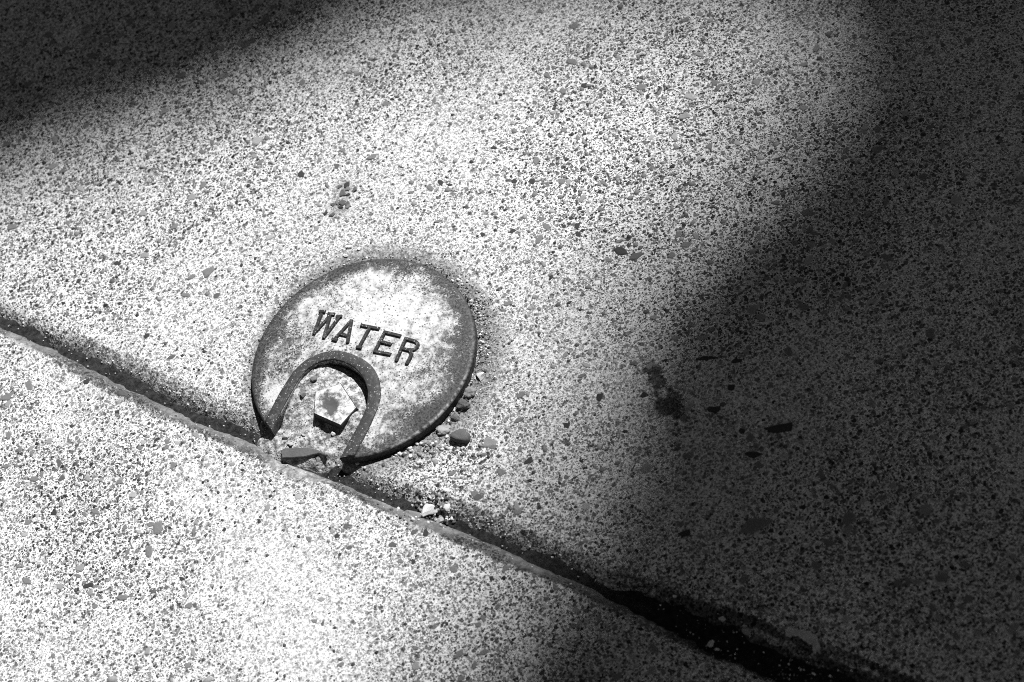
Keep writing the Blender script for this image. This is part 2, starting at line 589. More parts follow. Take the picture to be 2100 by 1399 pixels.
def grains_mesh(name, x, y, hl, el, ang, shade, n, lift):
    """every grain a low domed pebble of n sides: centre + ring + buried skirt"""
    N = len(x)
    th = (np.arange(n)[None] + rng.uniform(-.3, .3, (N, n))) * 2 * np.pi / n
    rr = rng.uniform(0.72, 1.12, (N, n)) * hl[:, None]
    lx = np.cos(th) * rr; ly = np.sin(th) * rr * el[:, None]
    ca, sa = np.cos(ang)[:, None], np.sin(ang)[:, None]
    gx = x[:, None] + lx * ca - ly * sa; gy = y[:, None] + lx * sa + ly * ca
    z0 = height(x, y)[:, None]
    top = np.stack([x + hl * .2 * (rng.random(N) - .5), y, z0[:, 0] + hl * lift * rng.uniform(.6, 1.6, N)], -1)[:, None]
    ring = np.stack([gx, gy, np.broadcast_to(z0 + (hl * lift * .55)[:, None], gx.shape)], -1)
    skirt = np.stack([gx + (gx - x[:, None]) * .05, gy + (gy - y[:, None]) * .05, np.broadcast_to(z0 - (hl * .35)[:, None] - .0001, gx.shape)], -1)
    V = np.concatenate([top, ring, skirt], 1)
    k = 2 * n + 1
    i = np.arange(n); j = (i + 1) % n
    tri = np.stack([np.zeros(n, int), 1 + i, 1 + j], -1).ravel()
    quad = np.stack([1 + i, 1 + n + i, 1 + n + j, 1 + j], -1).ravel()
    base = np.concatenate([tri, quad])
    F = (np.arange(N)[:, None] * k + base[None]).ravel()
    cnt = np.tile(np.concatenate([np.full(n, 3), np.full(n, 4)]), N)
    me = mesh_np(name, V.reshape(-1, 3), F, cnt)
    attr(me, 'shade', np.repeat(shade, k))
    return me


X2, Y2 = scatter(42000)
ok2, d2 = keep_off(X2, Y2, 0.0005)
_, p2 = frame_mask(X2, Y2, 0)
ok2 &= fewer(X2, Y2, d2, p2)
hs2 = rng.uniform(0.00032, 0.0011, len(X2))
shade2 = np.clip(0.012 + 0.065 * rng.exponential(1.0, len(X2)), 0, 0.45)

for par, side in ((slab_up, True), (slab_lo, False)):
    idx = np.nonzero((upper == side))[0]
    order = sorted(idx, key=lambda i: -(rows[i, 6] * 10 + rows[i, 2] * 100 * vis[i] + vis[i]))
    single, rest = order[:300], order[300:]
    for i in single:
        x, y, h, e, a, s, pk = rows[i]
        o = new_obj('stone', TEMPL[int(rng.integers(9)), int(s)], par)
        k = int(rng.integers(9))
        e0 = (0.5, 0.65, 0.8)[int([q for q in TEMPL if TEMPL[q] is o.data][0][0]) % 3]
        o.location = (x, y, hz(x, y)); o.rotation_euler = (0, 0, a)
        o.scale = (h, h * (e / e0 if pk else e), h * (1.0 if not pk else .8))
    rest = np.array(rest)
    me = grains_mesh('aggregate', rows[rest, 0], rows[rest, 1], rows[rest, 2], rows[rest, 3] * .75, rows[rest, 4],
                     np.array(SHADES)[rows[rest, 5].astype(int)], 7, 0.10)
    new_obj('aggregate', me, par, M_GRAIN, kind='stuff')
    j = np.nonzero(ok2 & ((d2 > 0) == side))[0]
    me = grains_mesh('fine_aggregate', X2[j], Y2[j], hs2[j], rng.uniform(.5, .95, len(j)), rng.uniform(0, 6.28, len(j)), shade2[j], 6, 0.12)
    new_obj('fine_aggregate', me, par, M_GRAIN, kind='stuff')

# the little raised cluster of brown stones above the lid
for k, (x, y, r) in enumerate(((697, 383, 7), (712, 380, 8), (713, 388, 7), (728, 389, 8), (703, 397, 9), (714, 400, 6), (692, 415, 8), (703, 417, 9), (712, 420, 8), (700, 425, 7), (714, 424, 7), (683, 420, 6), (682, 441, 8), (668, 438, 5))):
    p = px(x, y)
    o = new_obj('stone', TEMPL[(k * 2) % 9, (1, 0, 2, 1)[k % 4]], slab_up)
    o.location = (p[0], p[1], hz(p[0], p[1]) + .0003); o.rotation_euler = (0, 0, k * 1.3); s = r * PX2M
    o.scale = (s, s * 1.2, s * 1.3)

# ------------------------------------------------------------------ black dirt packed in the joint
us = np.arange(-1.2, 1.2, 0.0025); vs = np.linspace(-0.022, 0.024, 40)
Ug, Dg = np.meshgrid(us, vs, indexing='ij')
Vg = jc(Ug) + Dg
X = J0[0] + Ug * EU[0] + Vg * EV[0]; Y = J0[1] + Ug * EU[1] + Vg * EV[1]
wide = sstep(U_WIDE0, U_WIDE1, Ug)
Z = -0.0044 - 0.0020 * wide + 0.0030 * (fbm(Ug * 38, Ug * 0 + 2.2, 41) - 0.5) + 0.0030 * (fbm(X * 260, Y * 260, 43) - 0.5)
ub = (px(98, 698)[:2] - J0) @ EU
Z -= 0.0035 * np.exp(-((Ug - ub) / 0.004) ** 2)
me = grid_mesh('joint_dirt', X, Y, Z)
uend = (px(1640, 1376)[:2] - J0) @ EU
attr(me, 'dark', wide * (1 - .9 * sstep(uend - .004, uend + .012, Ug + .01 * (fbm(X * 90, Y * 90, 3) - .5))))
new_obj('joint_dirt', me, mat=M_DIRT, smooth=True, kind='stuff', label='black dirt packed in the joint between the two slabs')


# ------------------------------------------------------------------ water lid
def lid(x, y):                                # photograph pixel -> lid coordinates (metres from its centre)
    q = px(x, y, LZ + 0.001) - LC
    return np.array([q[0], q[1]])


def smooth_path(P, n):
    P = np.array(P); t = np.concatenate([[0], np.cumsum(np.hypot(*np.diff(P, axis=0).T))])
    # Catmull-Rom
    out = []
    for s in np.linspace(0, t[-1], n):
        i = min(max(int(np.searchsorted(t, s) - 1), 0), len(P) - 2)
        f = (s - t[i]) / (t[i + 1] - t[i])
        p0, p1, p2, p3 = P[max(i - 1, 0)], P[i], P[i + 1], P[min(i + 2, len(P) - 1)]
        out.append(0.5 * ((2 * p1) + (-p0 + p2) * f + (2 * p0 - 5 * p1 + 4 * p2 - p3) * f * f + (-p0 + 3 * p1 - 3 * p2 + p3) * f ** 3))
    return np.array(out)


inner_px = [(556, 886), (564, 868), (590, 824), (616, 782), (636, 760), (660, 748), (690, 744), (720, 754), (740, 770), (753, 792), (757, 816), (750, 846), (736, 874), (716, 906), (693, 944)]
outer_px = [(536, 858), (543, 848), (570, 803), (600, 760), (630, 736), (660, 724), (696, 719), (730, 727), (762, 743), (782, 766), (790, 795), (789, 822), (776, 856), (756, 896), (731, 938)]
NP = 72
INN = smooth_path([lid(x, y) for x, y in inner_px], NP)
OUT = smooth_path([lid(x, y) for x, y in outer_px], NP)


def clampR(P, r):
    d = np.hypot(P[:, 0], P[:, 1])[:, None]
    return np.where(d > r, P * r / np.maximum(d, 1e-9), P)


INN = clampR(INN, LR * .995); OUT = clampR(OUT, LR * .985)
INN[0] *= LR * .995 / np.linalg.norm(INN[0]); INN[-1] *= LR * .995 / np.linalg.norm(INN[-1])


def dome(x, y):
    r = np.hypot(x, y) / LR
    z = 0.0032 * (1 - r ** 2) - 0.0007 * np.clip((r - 0.972) / 0.028, 0, 1) ** 2
    return z + LZ + 0.00025 * (fbm(np.asarray(x) * 350 + 50, np.asarray(y) * 350 + 50, 91) - .5)


a0 = math.atan2(INN[-1][1], INN[-1][0]); a1 = math.atan2(INN[0][1], INN[0][0])
if a1 < a0:
    a1 += 2 * math.pi
# rim from the notch's right tip counter-clockwise round to its left tip
if a1 - a0 < math.pi:
    a0, a1 = a0 + 2 * math.pi, a1
arc = [np.array([math.cos(t), math.sin(t)]) * LR for t in np.linspace(a0, a1, 190)]
border = [tuple(q) for q in INN] + [tuple(q) for q in arc[1:-1]]
g = np.arange(-LR, LR, 0.0009)
GX, GY = np.meshgrid(g, g); GX = GX.ravel() + rng.uniform(-.0002, .0002, GX.size); GY = GY.ravel() + rng.uniform(-.0002, .0002, GY.size)
kp = in_poly(np.array(border), GX, GY) & (np.hypot(GX, GY) < LR * .988)
dm = np.min(np.hypot(GX[kp][:, None] - INN[None, :, 0], GY[kp][:, None] - INN[None, :, 1]), 1) > .0006
pts = border + list(zip(GX[kp][dm], GY[kp][dm]))
nb = len(border)
V2, _, F2, *_ = delaunay_2d_cdt([Vector(q) for q in pts], [], [list(range(nb))], 1, 1e-7)
V2 = np.array([(q.x, q.y) for q in V2])
z = dome(V2[:, 0], V2[:, 1])
verts = np.c_[V2, z]
faces = [tuple(f) for f in F2]
# side wall down into the socket
low = len(verts)
bidx = [int(np.argmin((V2[:, 0] - q[0]) ** 2 + (V2[:, 1] - q[1]) ** 2)) for q in border]
verts = np.r_[verts, np.array([(q[0], q[1], -0.0012) for q in border])]
area = sum(border[i][0] * border[(i + 1) % nb][1] - border[(i + 1) % nb][0] * border[i][1] for i in range(nb))
for i in range(nb):
    j = (i + 1) % nb
    q = (bidx[i], low + i, low + j, bidx[j])
    faces.append(q if area > 0 else q[::-1])
flip = []
for f in faces[:len(F2)]:
    A, B, C = (verts[k] for k in f[:3])
    flip.append(f if (B[0] - A[0]) * (C[1] - A[1]) - (B[1] - A[1]) * (C[0] - A[0]) > 0 else f[::-1])
faces = flip + faces[len(F2):]
lid_root = bpy.data.objects.new('water_valve_lid', None)
COL.objects.link(lid_root)
lid_root.location = (LC[0], LC[1], 0)
lid_root['label'] = 'round dusty cast iron lid lettered WATER, notched around the bolt'
lid_root['category'] = 'valve lid'
me = bpy.data.meshes.new('plate'); me.from_pydata([tuple(q) for q in verts], [], faces); me.validate()
r = np.hypot(verts[:, 0], verts[:, 1]) / LR
pxl = to_px(np.c_[verts[:, 0] + LC[0], verts[:, 1] + LC[1], verts[:, 2]])


def gpx(x, y, sx, sy):
    return np.exp(-((pxl[:, 0] - x) / sx) ** 2 - ((pxl[:, 1] - y) / sy) ** 2)


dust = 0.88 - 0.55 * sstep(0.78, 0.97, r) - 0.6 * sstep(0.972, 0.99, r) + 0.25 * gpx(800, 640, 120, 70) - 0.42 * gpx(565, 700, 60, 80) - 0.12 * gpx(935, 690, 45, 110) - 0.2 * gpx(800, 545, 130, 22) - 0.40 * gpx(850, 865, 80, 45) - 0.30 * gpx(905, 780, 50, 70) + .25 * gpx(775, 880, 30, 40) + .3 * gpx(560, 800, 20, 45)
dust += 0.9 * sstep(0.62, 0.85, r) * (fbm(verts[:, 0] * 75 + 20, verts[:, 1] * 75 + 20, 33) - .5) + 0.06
dust[low:] = 0.0
wr = np.exp(-((r - 0.984) / 0.0045) ** 2) * np.exp(-((np.arctan2(-(pxl[:, 1] - 729), pxl[:, 0] - 742) + .7) / .75) ** 2) * 1.2  # lighter rim arc at lower right: wear plus a painted metal glint
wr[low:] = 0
attr(me, 'wear_glint', wr)
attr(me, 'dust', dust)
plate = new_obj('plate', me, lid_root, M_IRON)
for pl in me.polygons:
    pl.use_smooth = len(pl.vertices) == 3


# raised collar round the notch
def collar():
    prof = [(0.0, -0.0006), (0.02, 0.0006), (0.07, 0.0008), (0.35, 0.0009), (0.62, 0.0009), (0.90, 0.0008), (0.97, 0.0003), (1.0, -0.0003)]
    vv, ff = [], []
    k = len(prof)
    for a, b in zip(INN, OUT):
        for t, h in prof:
            q = a + (b - a) * (t * .80 + .004)
            vv.append((q[0], q[1], float(dome(q[0], q[1])) + h + .00025 * (float(noise2(q[0] * 500 + 90, q[1] * 500 + 90, 6)) - .5)))
    for i in range(NP - 1):
        for j in range(k - 1):
            ff.append((i * k + j, (i + 1) * k + j, (i + 1) * k + j + 1, i * k + j + 1))
    ff.append(tuple(range(k))); ff.append(tuple((NP - 1) * k + j for j in range(k))[::-1])
    me = bpy.data.meshes.new('collar'); me.from_pydata(vv, [], ff)
    bm = bmesh.new(); bm.from_mesh(me); bmesh.ops.recalc_face_normals(bm, faces=bm.faces); bm.to_mesh(me); bm.free()
    return me


new_obj('collar', collar(), lid_root, M_BAND, smooth=True)


def z4(x, y):
    return 620 + x / 7.778, 620 + y / 7.778


LET = {
    'W': [[(332, 178), (208, 530)], [(214, 528), (478, 228)], [(470, 226), (368, 602)], [(374, 600), (618, 270)], [(300, 178), (376, 182)], [(440, 220), (525, 226)], [(575, 272), (642, 264)]],
    'A': [[(536, 638), (806, 338)], [(806, 336), (748, 684)], [(630, 548), (764, 582)], [(515, 632), (572, 650)]],
    'T': [[(972, 412), (1245, 466)], [(1108, 440), (930, 768)], [(905, 762), (962, 772)]],
    'E': [[(1340, 524), (1182, 832)], [(1338, 520), (1582, 576)], [(1262, 668), (1436, 712)], [(1180, 830), (1424, 872)]],
    'R': [[(1670, 620), (1522, 966)], [(1668, 618), (1830, 662), (1858, 716), (1820, 780), (1738, 800), (1612, 776)], [(1730, 796), (1758, 866), (1688, 1012)]],
}


def letter_mesh(strokes):
    bm = bmesh.new()
    for si, st in enumerate(strokes):
        P = np.array([lid(*z4(*q)) for q in st])
        if len(P) > 2:
            P = smooth_path(P, 14)
        else:
            P = np.array([P[0] + (P[1] - P[0]) * t for t in np.linspace(0, 1, 6)])
        w = 0.00078; up = 0.00095 + 0.00003 * si
        T = np.gradient(P, axis=0); T /= np.hypot(T[:, 0], T[:, 1])[:, None]
        P[0] -= T[0] * w * .6; P[-1] += T[-1] * w * .6
        rings = []
        for q, t in zip(P, T):
            nrm = np.array([-t[1], t[0]])
            zb = float(dome(q[0], q[1]))
            ring = [bm.verts.new((*(q + nrm * s * w), zb + h)) for s, h in ((1.35, -0.0004), (0.85, up), (-0.85, up), (-1.35, -0.0004))]
            rings.append(ring)
        for A, B in zip(rings, rings[1:]):
            for i in range(3):
                bm.faces.new((A[i], A[i + 1], B[i + 1], B[i]))
        bm.faces.new(rings[0]); bm.faces.new(rings[-1][::-1])
    bmesh.ops.recalc_face_normals(bm, faces=bm.faces)
    me = bpy.data.meshes.new('letter'); bm.to_mesh(me); bm.free()
    return me


for ch, st in LET.items():
    new_obj('letter', letter_mesh(st), lid_root, M_LETTER, label='raised letter ' + ch)

# ------------------------------------------------------------------ sandy dirt in the notch
bc = px(640, 880)
gx = np.arange(-0.034, 0.034, 0.0006)
GX, GY = np.meshgrid(gx + bc[0], gx + bc[1], indexing='ij')
P = to_px(np.stack([GX, GY, GX * 0], -1).reshape(-1, 3)).reshape(GX.shape + (2,))
x, y = P[..., 0], P[..., 1]


def gb(x0, y0, sx, sy, k):
    return k * np.exp(-((x - x0) / sx) ** 2 - ((y - y0) / sy) ** 2)


Z = -0.0075 + 0.0080 * sstep(1.30, 0.60, np.hypot((x - 662) / 105, (y - 846) / 98)) + 0.0042 * sstep(880, 770, y) + gb(665, 752, 48, 16, 0.0022) + gb(728, 862, 30, 40, 0.0042) + gb(560, 895, 25, 18, .0025)
Z = np.maximum(Z, -0.0070 + 0.0072 * sstep(1.9, 0.7, np.hypot((x - 622) / 72, (y - 910) / 36)))
Z += 0.0011 * (fbm(GX * 200, GY * 200, 51) - .5) + 0.0010 * (fbm(GX * 700, GY * 700, 52) - .5)
me = grid_mesh('packed_sand', GX, GY, Z)
SANDX, SANDY, SANDZ = gx + bc[0], gx + bc[1], Z
new_obj('packed_sand', me, mat=M_SAND, smooth=True, kind='stuff', label='pale sandy dirt filling the notch of the water lid')


def surf(x, y):
    """top of pavement, sand or joint dirt at a point"""
    zz = hz(x, y)
    i = int(round((x - SANDX[0]) / 0.0006)); j = int(round((y - SANDY[0]) / 0.0006))
    if 0 <= i < len(SANDX) and 0 <= j < len(SANDY):
        zz = max(zz, float(SANDZ[i, j]))
    return max(zz, -0.0043 if zz < -0.0042 else zz)


# ------------------------------------------------------------------ five-sided bolt
BZ = 0.0060
top = np.array([px(x, y, BZ) for x, y in ((646, 802), (699, 786), (732, 836), (699, 873), (643, 848))])
bcen = top.mean(0)
M_BOLT = mat_worn('bolt_side_iron', 0.015, 0.05, 0.85)
n = NT('dusty_bolt_top')
k = n.ramp(n.math('ADD', n.noise(330, 6, 0.8), n.math('MULTIPLY', n.attr('dust'), 0.5)), 0.45, 0.72)
n.bump(n.noise(600, 4), 0.5, 0.0005)
M_BTOP = n.done(n.mix(k, 0.06, n.mix(n.ramp(n.noise(420, 6, .8), .3, .6), .20, .56)), 0.9, 0.2)
root = bpy.data.objects.new('pentagon_bolt', None); COL.objects.link(root)
root.location = (bcen[0], bcen[1], -0.004)
root['label'] = 'five-sided iron bolt with dusty flat top inside the notch of the lid'
root['category'] = 'bolt'
loc = top - np.array([bcen[0], bcen[1], -0.004])
n5 = 5
bm = bmesh.new()
rings = [[bm.verts.new((q[0] * s, q[1] * s, zz)) for q in loc] for s, zz in ((1.0, -0.004), (1.0, loc[0][2] - .0013), (0.985, loc[0][2] - .0004), (0.955, loc[0][2]))]
for A, B in zip(rings, rings[1:]):
    for i in range(n5):
        bm.faces.new((A[i], A[(i + 1) % n5], B[(i + 1) % n5], B[i]))
bmesh.ops.recalc_face_normals(bm, faces=bm.faces)
me = bpy.data.meshes.new('shank'); bm.to_mesh(me); bm.free()
new_obj('shank', me, root, M_BOLT)
# top face: worn, with a shallow dimple
cin = [(q[0] * .955, q[1] * .955) for q in loc]
vv, ff, du = [], [], []
NR, NS = 9, 40
edge = []
for a in range(NS):
    f = a / NS * 5; i = int(f); t = f - i
    edge.append((cin[i][0] * (1 - t) + cin[(i + 1) % 5][0] * t, cin[i][1] * (1 - t) + cin[(i + 1) % 5][1] * t))
vv.append((0, 0, loc[0][2] - .0009)); du.append(-.3)
for rr in range(1, NR + 1):
    s = rr / NR
    for a in range(NS):
        ex, ey = edge[a][0] * s, edge[a][1] * s
        dimple = -0.0010 * math.exp(-((ex + .0006) / .0032) ** 2 - ((ey) / .0032) ** 2) * (s < 1)
        vv.append((ex, ey, loc[0][2] + dimple + (0.0003 * (float(noise2(ex * 700, ey * 700, 3)) - .3) if s < 1 else 0)))
        du.append(.30 - .75 * math.exp(-((ex + .0012) / .0035) ** 2 - ((ey) / .005) ** 2) + .5 * (float(fbm(ex * 300 + 9, ey * 300 + 9, 2)) - .5))
for a in range(NS):
    ff.append((0, 1 + a, 1 + (a + 1) % NS))
for rr in range(NR - 1):
    for a in range(NS):
        b = 1 + rr * NS
        ff.append((b + a, b + NS + a, b + NS + (a + 1) % NS, b + (a + 1) % NS))
me = bpy.data.meshes.new('top_face'); me.from_pydata(vv, [], ff)
bm = bmesh.new(); bm.from_mesh(me); bmesh.ops.recalc_face_normals(bm, faces=bm.faces)
if sum(f.normal.z for f in bm.faces) < 0:
    bmesh.ops.reverse_faces(bm, faces=bm.faces)
bm.to_mesh(me); bm.free()
attr(me, 'dust', du)
new_obj('top_face', me, root, M_BTOP, smooth=True)

# ------------------------------------------------------------------ dark flake lying by the notch
out = [(574, 922), (580, 917), (604, 916), (627, 915), (650, 920), (655, 922), (669, 930), (666, 932), (652, 927), (640, 930), (625, 934), (600, 936), (577, 937)]
pc = px(615, 927); zb = 0.0006
bm = bmesh.new()
tp = []; bt = []
for q in out:
    w = px(q[0], q[1], 0.0026); w0 = w - pc
    tp.append(bm.verts.new((w0[0], w0[1], 0.0014))); bt.append(bm.verts.new((w0[0], w0[1], 0.0001)))
bm.faces.new(tp); bm.faces.new(bt[::-1])
for i in range(len(out)):
    j = (i + 1) % len(out)
    bm.faces.new((tp[i], bt[i], bt[j], tp[j]))
bmesh.ops.recalc_face_normals(bm, faces=bm.faces)
bmesh.ops.bevel(bm, geom=[e for e in bm.edges if all(abs(v.co.z - .0014) < 1e-6 for v in e.verts)], offset=0.0003, segments=1, affect='EDGES')
me = bpy.data.meshes.new('rust_flake'); bm.to_mesh(me); bm.free()
fl = new_obj('rust_flake', me, mat=mat_plain('dull_rust', 0.045, 0.10, 300), label='long dark flat flake lying in the mouth of the lid notch, over the joint', category='flake')
fl.location = (pc[0], pc[1], 0.0002)


# ------------------------------------------------------------------ loose pebbles and crumbs
def pebble_mesh(seed, rough, flat):
    bm = bmesh.new()
    bmesh.ops.create_icosphere(bm, subdivisions=2 if rough > .3 else 3, radius=1)
    r = random.Random(seed)
    rough = rough + .12
    planes = [(Vector((r.gauss(0, 1), r.gauss(0, 1), r.gauss(0, .7))).normalized(), r.uniform(1 - rough * 1.1, 1)) for _ in range(14)]
    for v in bm.verts:
        for nn, dd in planes:
            k = v.co.dot(nn) - dd
            if k > 0:
                v.co -= nn * k * .9
        v.co *= 1 + (.2 + rough * .4) * (float(noise2(v.co.x * 3 + seed, v.co.y * 3 + v.co.z * 2, seed)) - .5)
        v.co.z *= flat
    me = bpy.data.meshes.new('pebble'); bm.to_mesh(me); bm.free()
    return me


PB = [  # x, y, half w, half h (px), image angle, shade, roughness, flatness, sink, label, category
    (985, 770, 13, 15, 60, .60, .5, .5, 'small white angular chip leaning by the lid, right of it', 'chip'),
    (987, 738, 13, 9, 0, .22, .5, .4, 'grey chip above the white angular chip on the right of the lid', 'chip'),
    (964, 805, 17, 13, 20, .20, .2, .6, 'mid grey pebble touching the lid rim, topmost in the row of pebbles', 'pebble'),
    (950, 832, 20, 16, 15, .085, .25, .6, 'dark grey pebble wedged against the lid rim under the mid grey pebble', 'pebble'),
    (932, 857, 9, 11, 80, .10, .3, .6, 'small dark narrow pebble between the wedged dark pebble and the flat pale pebble', 'pebble'),
    (908, 881, 20, 12, 5, .30, .2, .5, 'flat pale grey pebble under the lower right rim of the lid', 'pebble'),
    (945, 898, 25, 17, -25, .085, .15, .7, 'largest dark oval pebble, lying free off the lower right of the lid', 'pebble'),
    (880, 906, 11, 7, 10, .26, .4, .6, 'small grey crumb below the lid rim, left of the flat pale pebble', 'crumb'),
    (839, 919, 10, 7, 10, .50, .5, .6, 'white crumb under the bottom rim of the lid', 'crumb'),
    (628, 818, 11, 9, 40, .13, .5, .6, 'dark clod at the left of the five-sided bolt', 'clod'),
    (650, 789, 14, 8, 35, .15, .5, .45, 'dark grey clod against the upper left corner of the five-sided bolt', 'clod'),
    (587, 897, 13, 9, -30, .30, .5, .6, 'grey crumb beside the left tip of the lid', 'crumb'),
    (598, 912, 10, 7, 0, .36, .5, .6, 'pale crumb just above the dark flake', 'crumb'),
    (622, 893, 9, 4, -30, .35, .4, .5, 'pale sliver of stone in the dirt left below the bolt', 'crumb'),
    (686, 893, 8, 5, 0, .50, .5, .7, 'white crumb with a dark shadow below the bolt', 'crumb'),
    (715, 507, 9, 6, 0, .65, .3, .5, 'white chip just above the top left rim of the lid', 'chip'),
    (736, 510, 5, 5, 0, .65, .3, .5, 'tiny white chip right of the white chip above the lid', 'chip'),
    (708, 523, 5, 7, 60, .65, .3, .5, 'tiny white chip squeezed against the top left rim of the lid', 'chip'),
    (872, 1042, 17, 24, 110, .62, .45, .5, 'largest white broken chip lying in the joint', 'chip'),
    (845, 1046, 22, 13, -25, .16, .6, .5, 'rough grey lump left of the white chip in the joint', 'lump'),
    (890, 1036, 11, 9, 20, .15, .6, .6, 'dark crumb between the two white chips in the joint', 'crumb'),
    (915, 1039, 12, 12, 40, .62, .4, .5, 'smaller white chip right of the largest one in the joint', 'chip'),
    (897, 1059, 10, 11, 0, .32, .4, .5, 'grey angular crumb under the dark crumb in the joint', 'crumb'),
    (885, 1020, 11, 9, 0, .48, .5, .5, 'pale crumb above the white chips in the joint', 'crumb'),
    (1339, 1166, 9, 8, 0, .58, .4, .6, 'white pebble in the shade just above the black stretch of joint', 'pebble'),
    (1478, 1261, 9, 6, -20, .48, .3, .6, 'pale oval pebble in the black stretch of joint, upper side', 'pebble'),
    (1527, 1287, 11, 7, -20, .30, .3, .6, 'grey oval pebble in the black stretch of joint, right of the pale one', 'pebble'),
    (1453, 1311, 8, 9, 0, .50, .5, .6, 'pale angular pebble on the lower side of the black stretch of joint', 'pebble'),
    (1467, 1324, 6, 4, 0, .50, .4, .6, 'tiny pale pebble beside the pale angular one at the joint', 'pebble'),
    (1381, 1216, 7, 3, 5, .60, .3, .6, 'thin white sliver in the black stretch of joint', 'sliver'),
]
for i, (x, y, a, b, deg, shd, rgh, flt, lab, cat) in enumerate(PB):
    p = px(x, y)
    me = pebble_mesh(i + 3, rgh, flt)
    n = NT('pebble_stone')
    v = n.mix(n.ramp(n.noise(500, 5, .75), .3, .7), shd * .35, min(shd * 1.3, .8))
    if shd < .12:
        d_, a_, b_ = n.vor(900)
        v = n.mix(n.math('MULTIPLY', n.ramp(d_, .15, .32, 1, 0), n.math('GREATER_THAN', a_, .75)), v, .35)
    n.bump(n.noise(900, 4, .7), .4, .0004)
    o = new_obj(cat if cat in ('pebble', 'chip', 'crumb', 'clod', 'lump', 'sliver') else 'pebble', me, mat=n.done(v, .85, .25), smooth=rgh < .2, label=lab, category=cat)
    sx, sy = a * PX2M * .9, b * PX2M * 1.0
    sz = (sx + sy) / 2
    z0 = surf(p[0], p[1])
    o.scale = (sx, sy, sz)
    o.rotation_euler = (random.uniform(-.15, .15), random.uniform(-.15, .15), img_angle(x, y, deg))
    o.location = (p[0], p[1], z0 + sz * flt * .35)

# mortar smear at the lower right
out = [(1608, 1286), (1622, 1284), (1640, 1290), (1655, 1293), (1668, 1300), (1681, 1297), (1679, 1318), (1676, 1332), (1664, 1333), (1666, 1318), (1650, 1312), (1632, 1302), (1616, 1301)]
for _ in range(2):
    nxt = []
    for q, w in zip(out, out[1:] + out[:1]):
        nxt += [q, ((q[0] + w[0]) / 2 + random.uniform(-3.5, 3.5), (q[1] + w[1]) / 2 + random.uniform(-3.5, 3.5))]
    out = nxt
bm = bmesh.new(); pc = px(1650, 1306); z0 = hz(pc[0], pc[1])
tp, bt = [], []
for q in out:
    w = px(*q); zz = hz(w[0], w[1])
    tp.append(bm.verts.new((w[0] - pc[0], w[1] - pc[1], zz + .0005))); bt.append(bm.verts.new(((w[0] - pc[0]) * 1.02, (w[1] - pc[1]) * 1.02, zz - .001)))
bm.faces.new(tp)
for i in range(len(out)):
    j = (i + 1) % len(out)
    bm.faces.new((tp[i], bt[i], bt[j], tp[j]))
bmesh.ops.triangulate(bm, faces=[f for f in bm.faces if len(f.verts) > 4])
bmesh.ops.recalc_face_normals(bm, faces=bm.faces)
me = bpy.data.meshes.new('mortar_smear'); bm.to_mesh(me); bm.free()
sm = new_obj('mortar_smear', me, mat=mat_plain('old_mortar', 0.16, 0.55, 420), label='pale ragged smear of mortar in the shade beside the joint', category='mortar smear')
sm.location = (pc[0], pc[1], 0)


# loose grit: far too fine to count
def grit(name, spots, label):
    P, Rr, Sh = [], [], []
    for fn, n, r0, r1, shades in spots:
        for _ in range(n):
            x, y = fn()
            P.append(px(x, y)[:2]); Rr.append(random.uniform(r0, r1) * PX2M); Sh.append(random.choice(shades) * random.uniform(.7, 1.2))
    P = np.array(P); Rr = np.array(Rr); N = len(P)
    zz = np.array([surf(a, b) for a, b in P])
    base = np.array([(1, 0, 0), (0, 1, 0), (-1, 0, 0), (0, -1, 0), (.7, .7, .7), (-.7, .7, .7), (-.7, -.7, .7), (.7, -.7, .7)])
    V = base[None] * rng.uniform(.55, 1.1, (N, 8, 1)) * Rr[:, None, None]
    V[:, :4, 2] -= Rr[:, None] * .3
    a = rng.uniform(0, 6.28, N); ca, sa = np.cos(a)[:, None], np.sin(a)[:, None]
    vx = V[..., 0] * ca - V[..., 1] * sa + P[:, :1]; vy = V[..., 0] * sa + V[..., 1] * ca + P[:, 1:2]
    V = np.stack([vx, vy, V[..., 2] * .8 + zz[:, None] + Rr[:, None] * .15], -1)
    f = [(4, 5, 6), (4, 6, 7), (0, 1, 4), (1, 5, 4), (1, 2, 5), (2, 6, 5), (2, 3, 6), (3, 7, 6), (3, 0, 7), (0, 4, 7)]
    F = (np.arange(N)[:, None] * 8 + np.array(f).ravel()[None]).ravel()
    me = mesh_np(name, V.reshape(-1, 3), F, np.full(N * len(f), 3))
    attr(me, 'shade', np.repeat(Sh, 8))
    new_obj(name, me, mat=M_GRIT, kind='stuff', label=label)


def along_joint(xa, xb, off, spread):
    def f():
        x = random.uniform(xa, xb)
        y = np.interp(x, [q[0] for q in joint_px], [q[1] for q in joint_px])
        o = off + random.gauss(0, spread)
        return x + o * .4, y - o * .9
    return f


def ring(a, b, r0, r1):
    def f():
        t = math.radians(random.uniform(a, b)); r = random.uniform(r0, r1)
        q = LC + np.array([math.cos(t), math.sin(t), 0]) * LR * r
        return tuple(to_px(q))
    return f


def around(x, y, sx, sy):
    return lambda: (random.gauss(x, sx), random.gauss(y, sy))


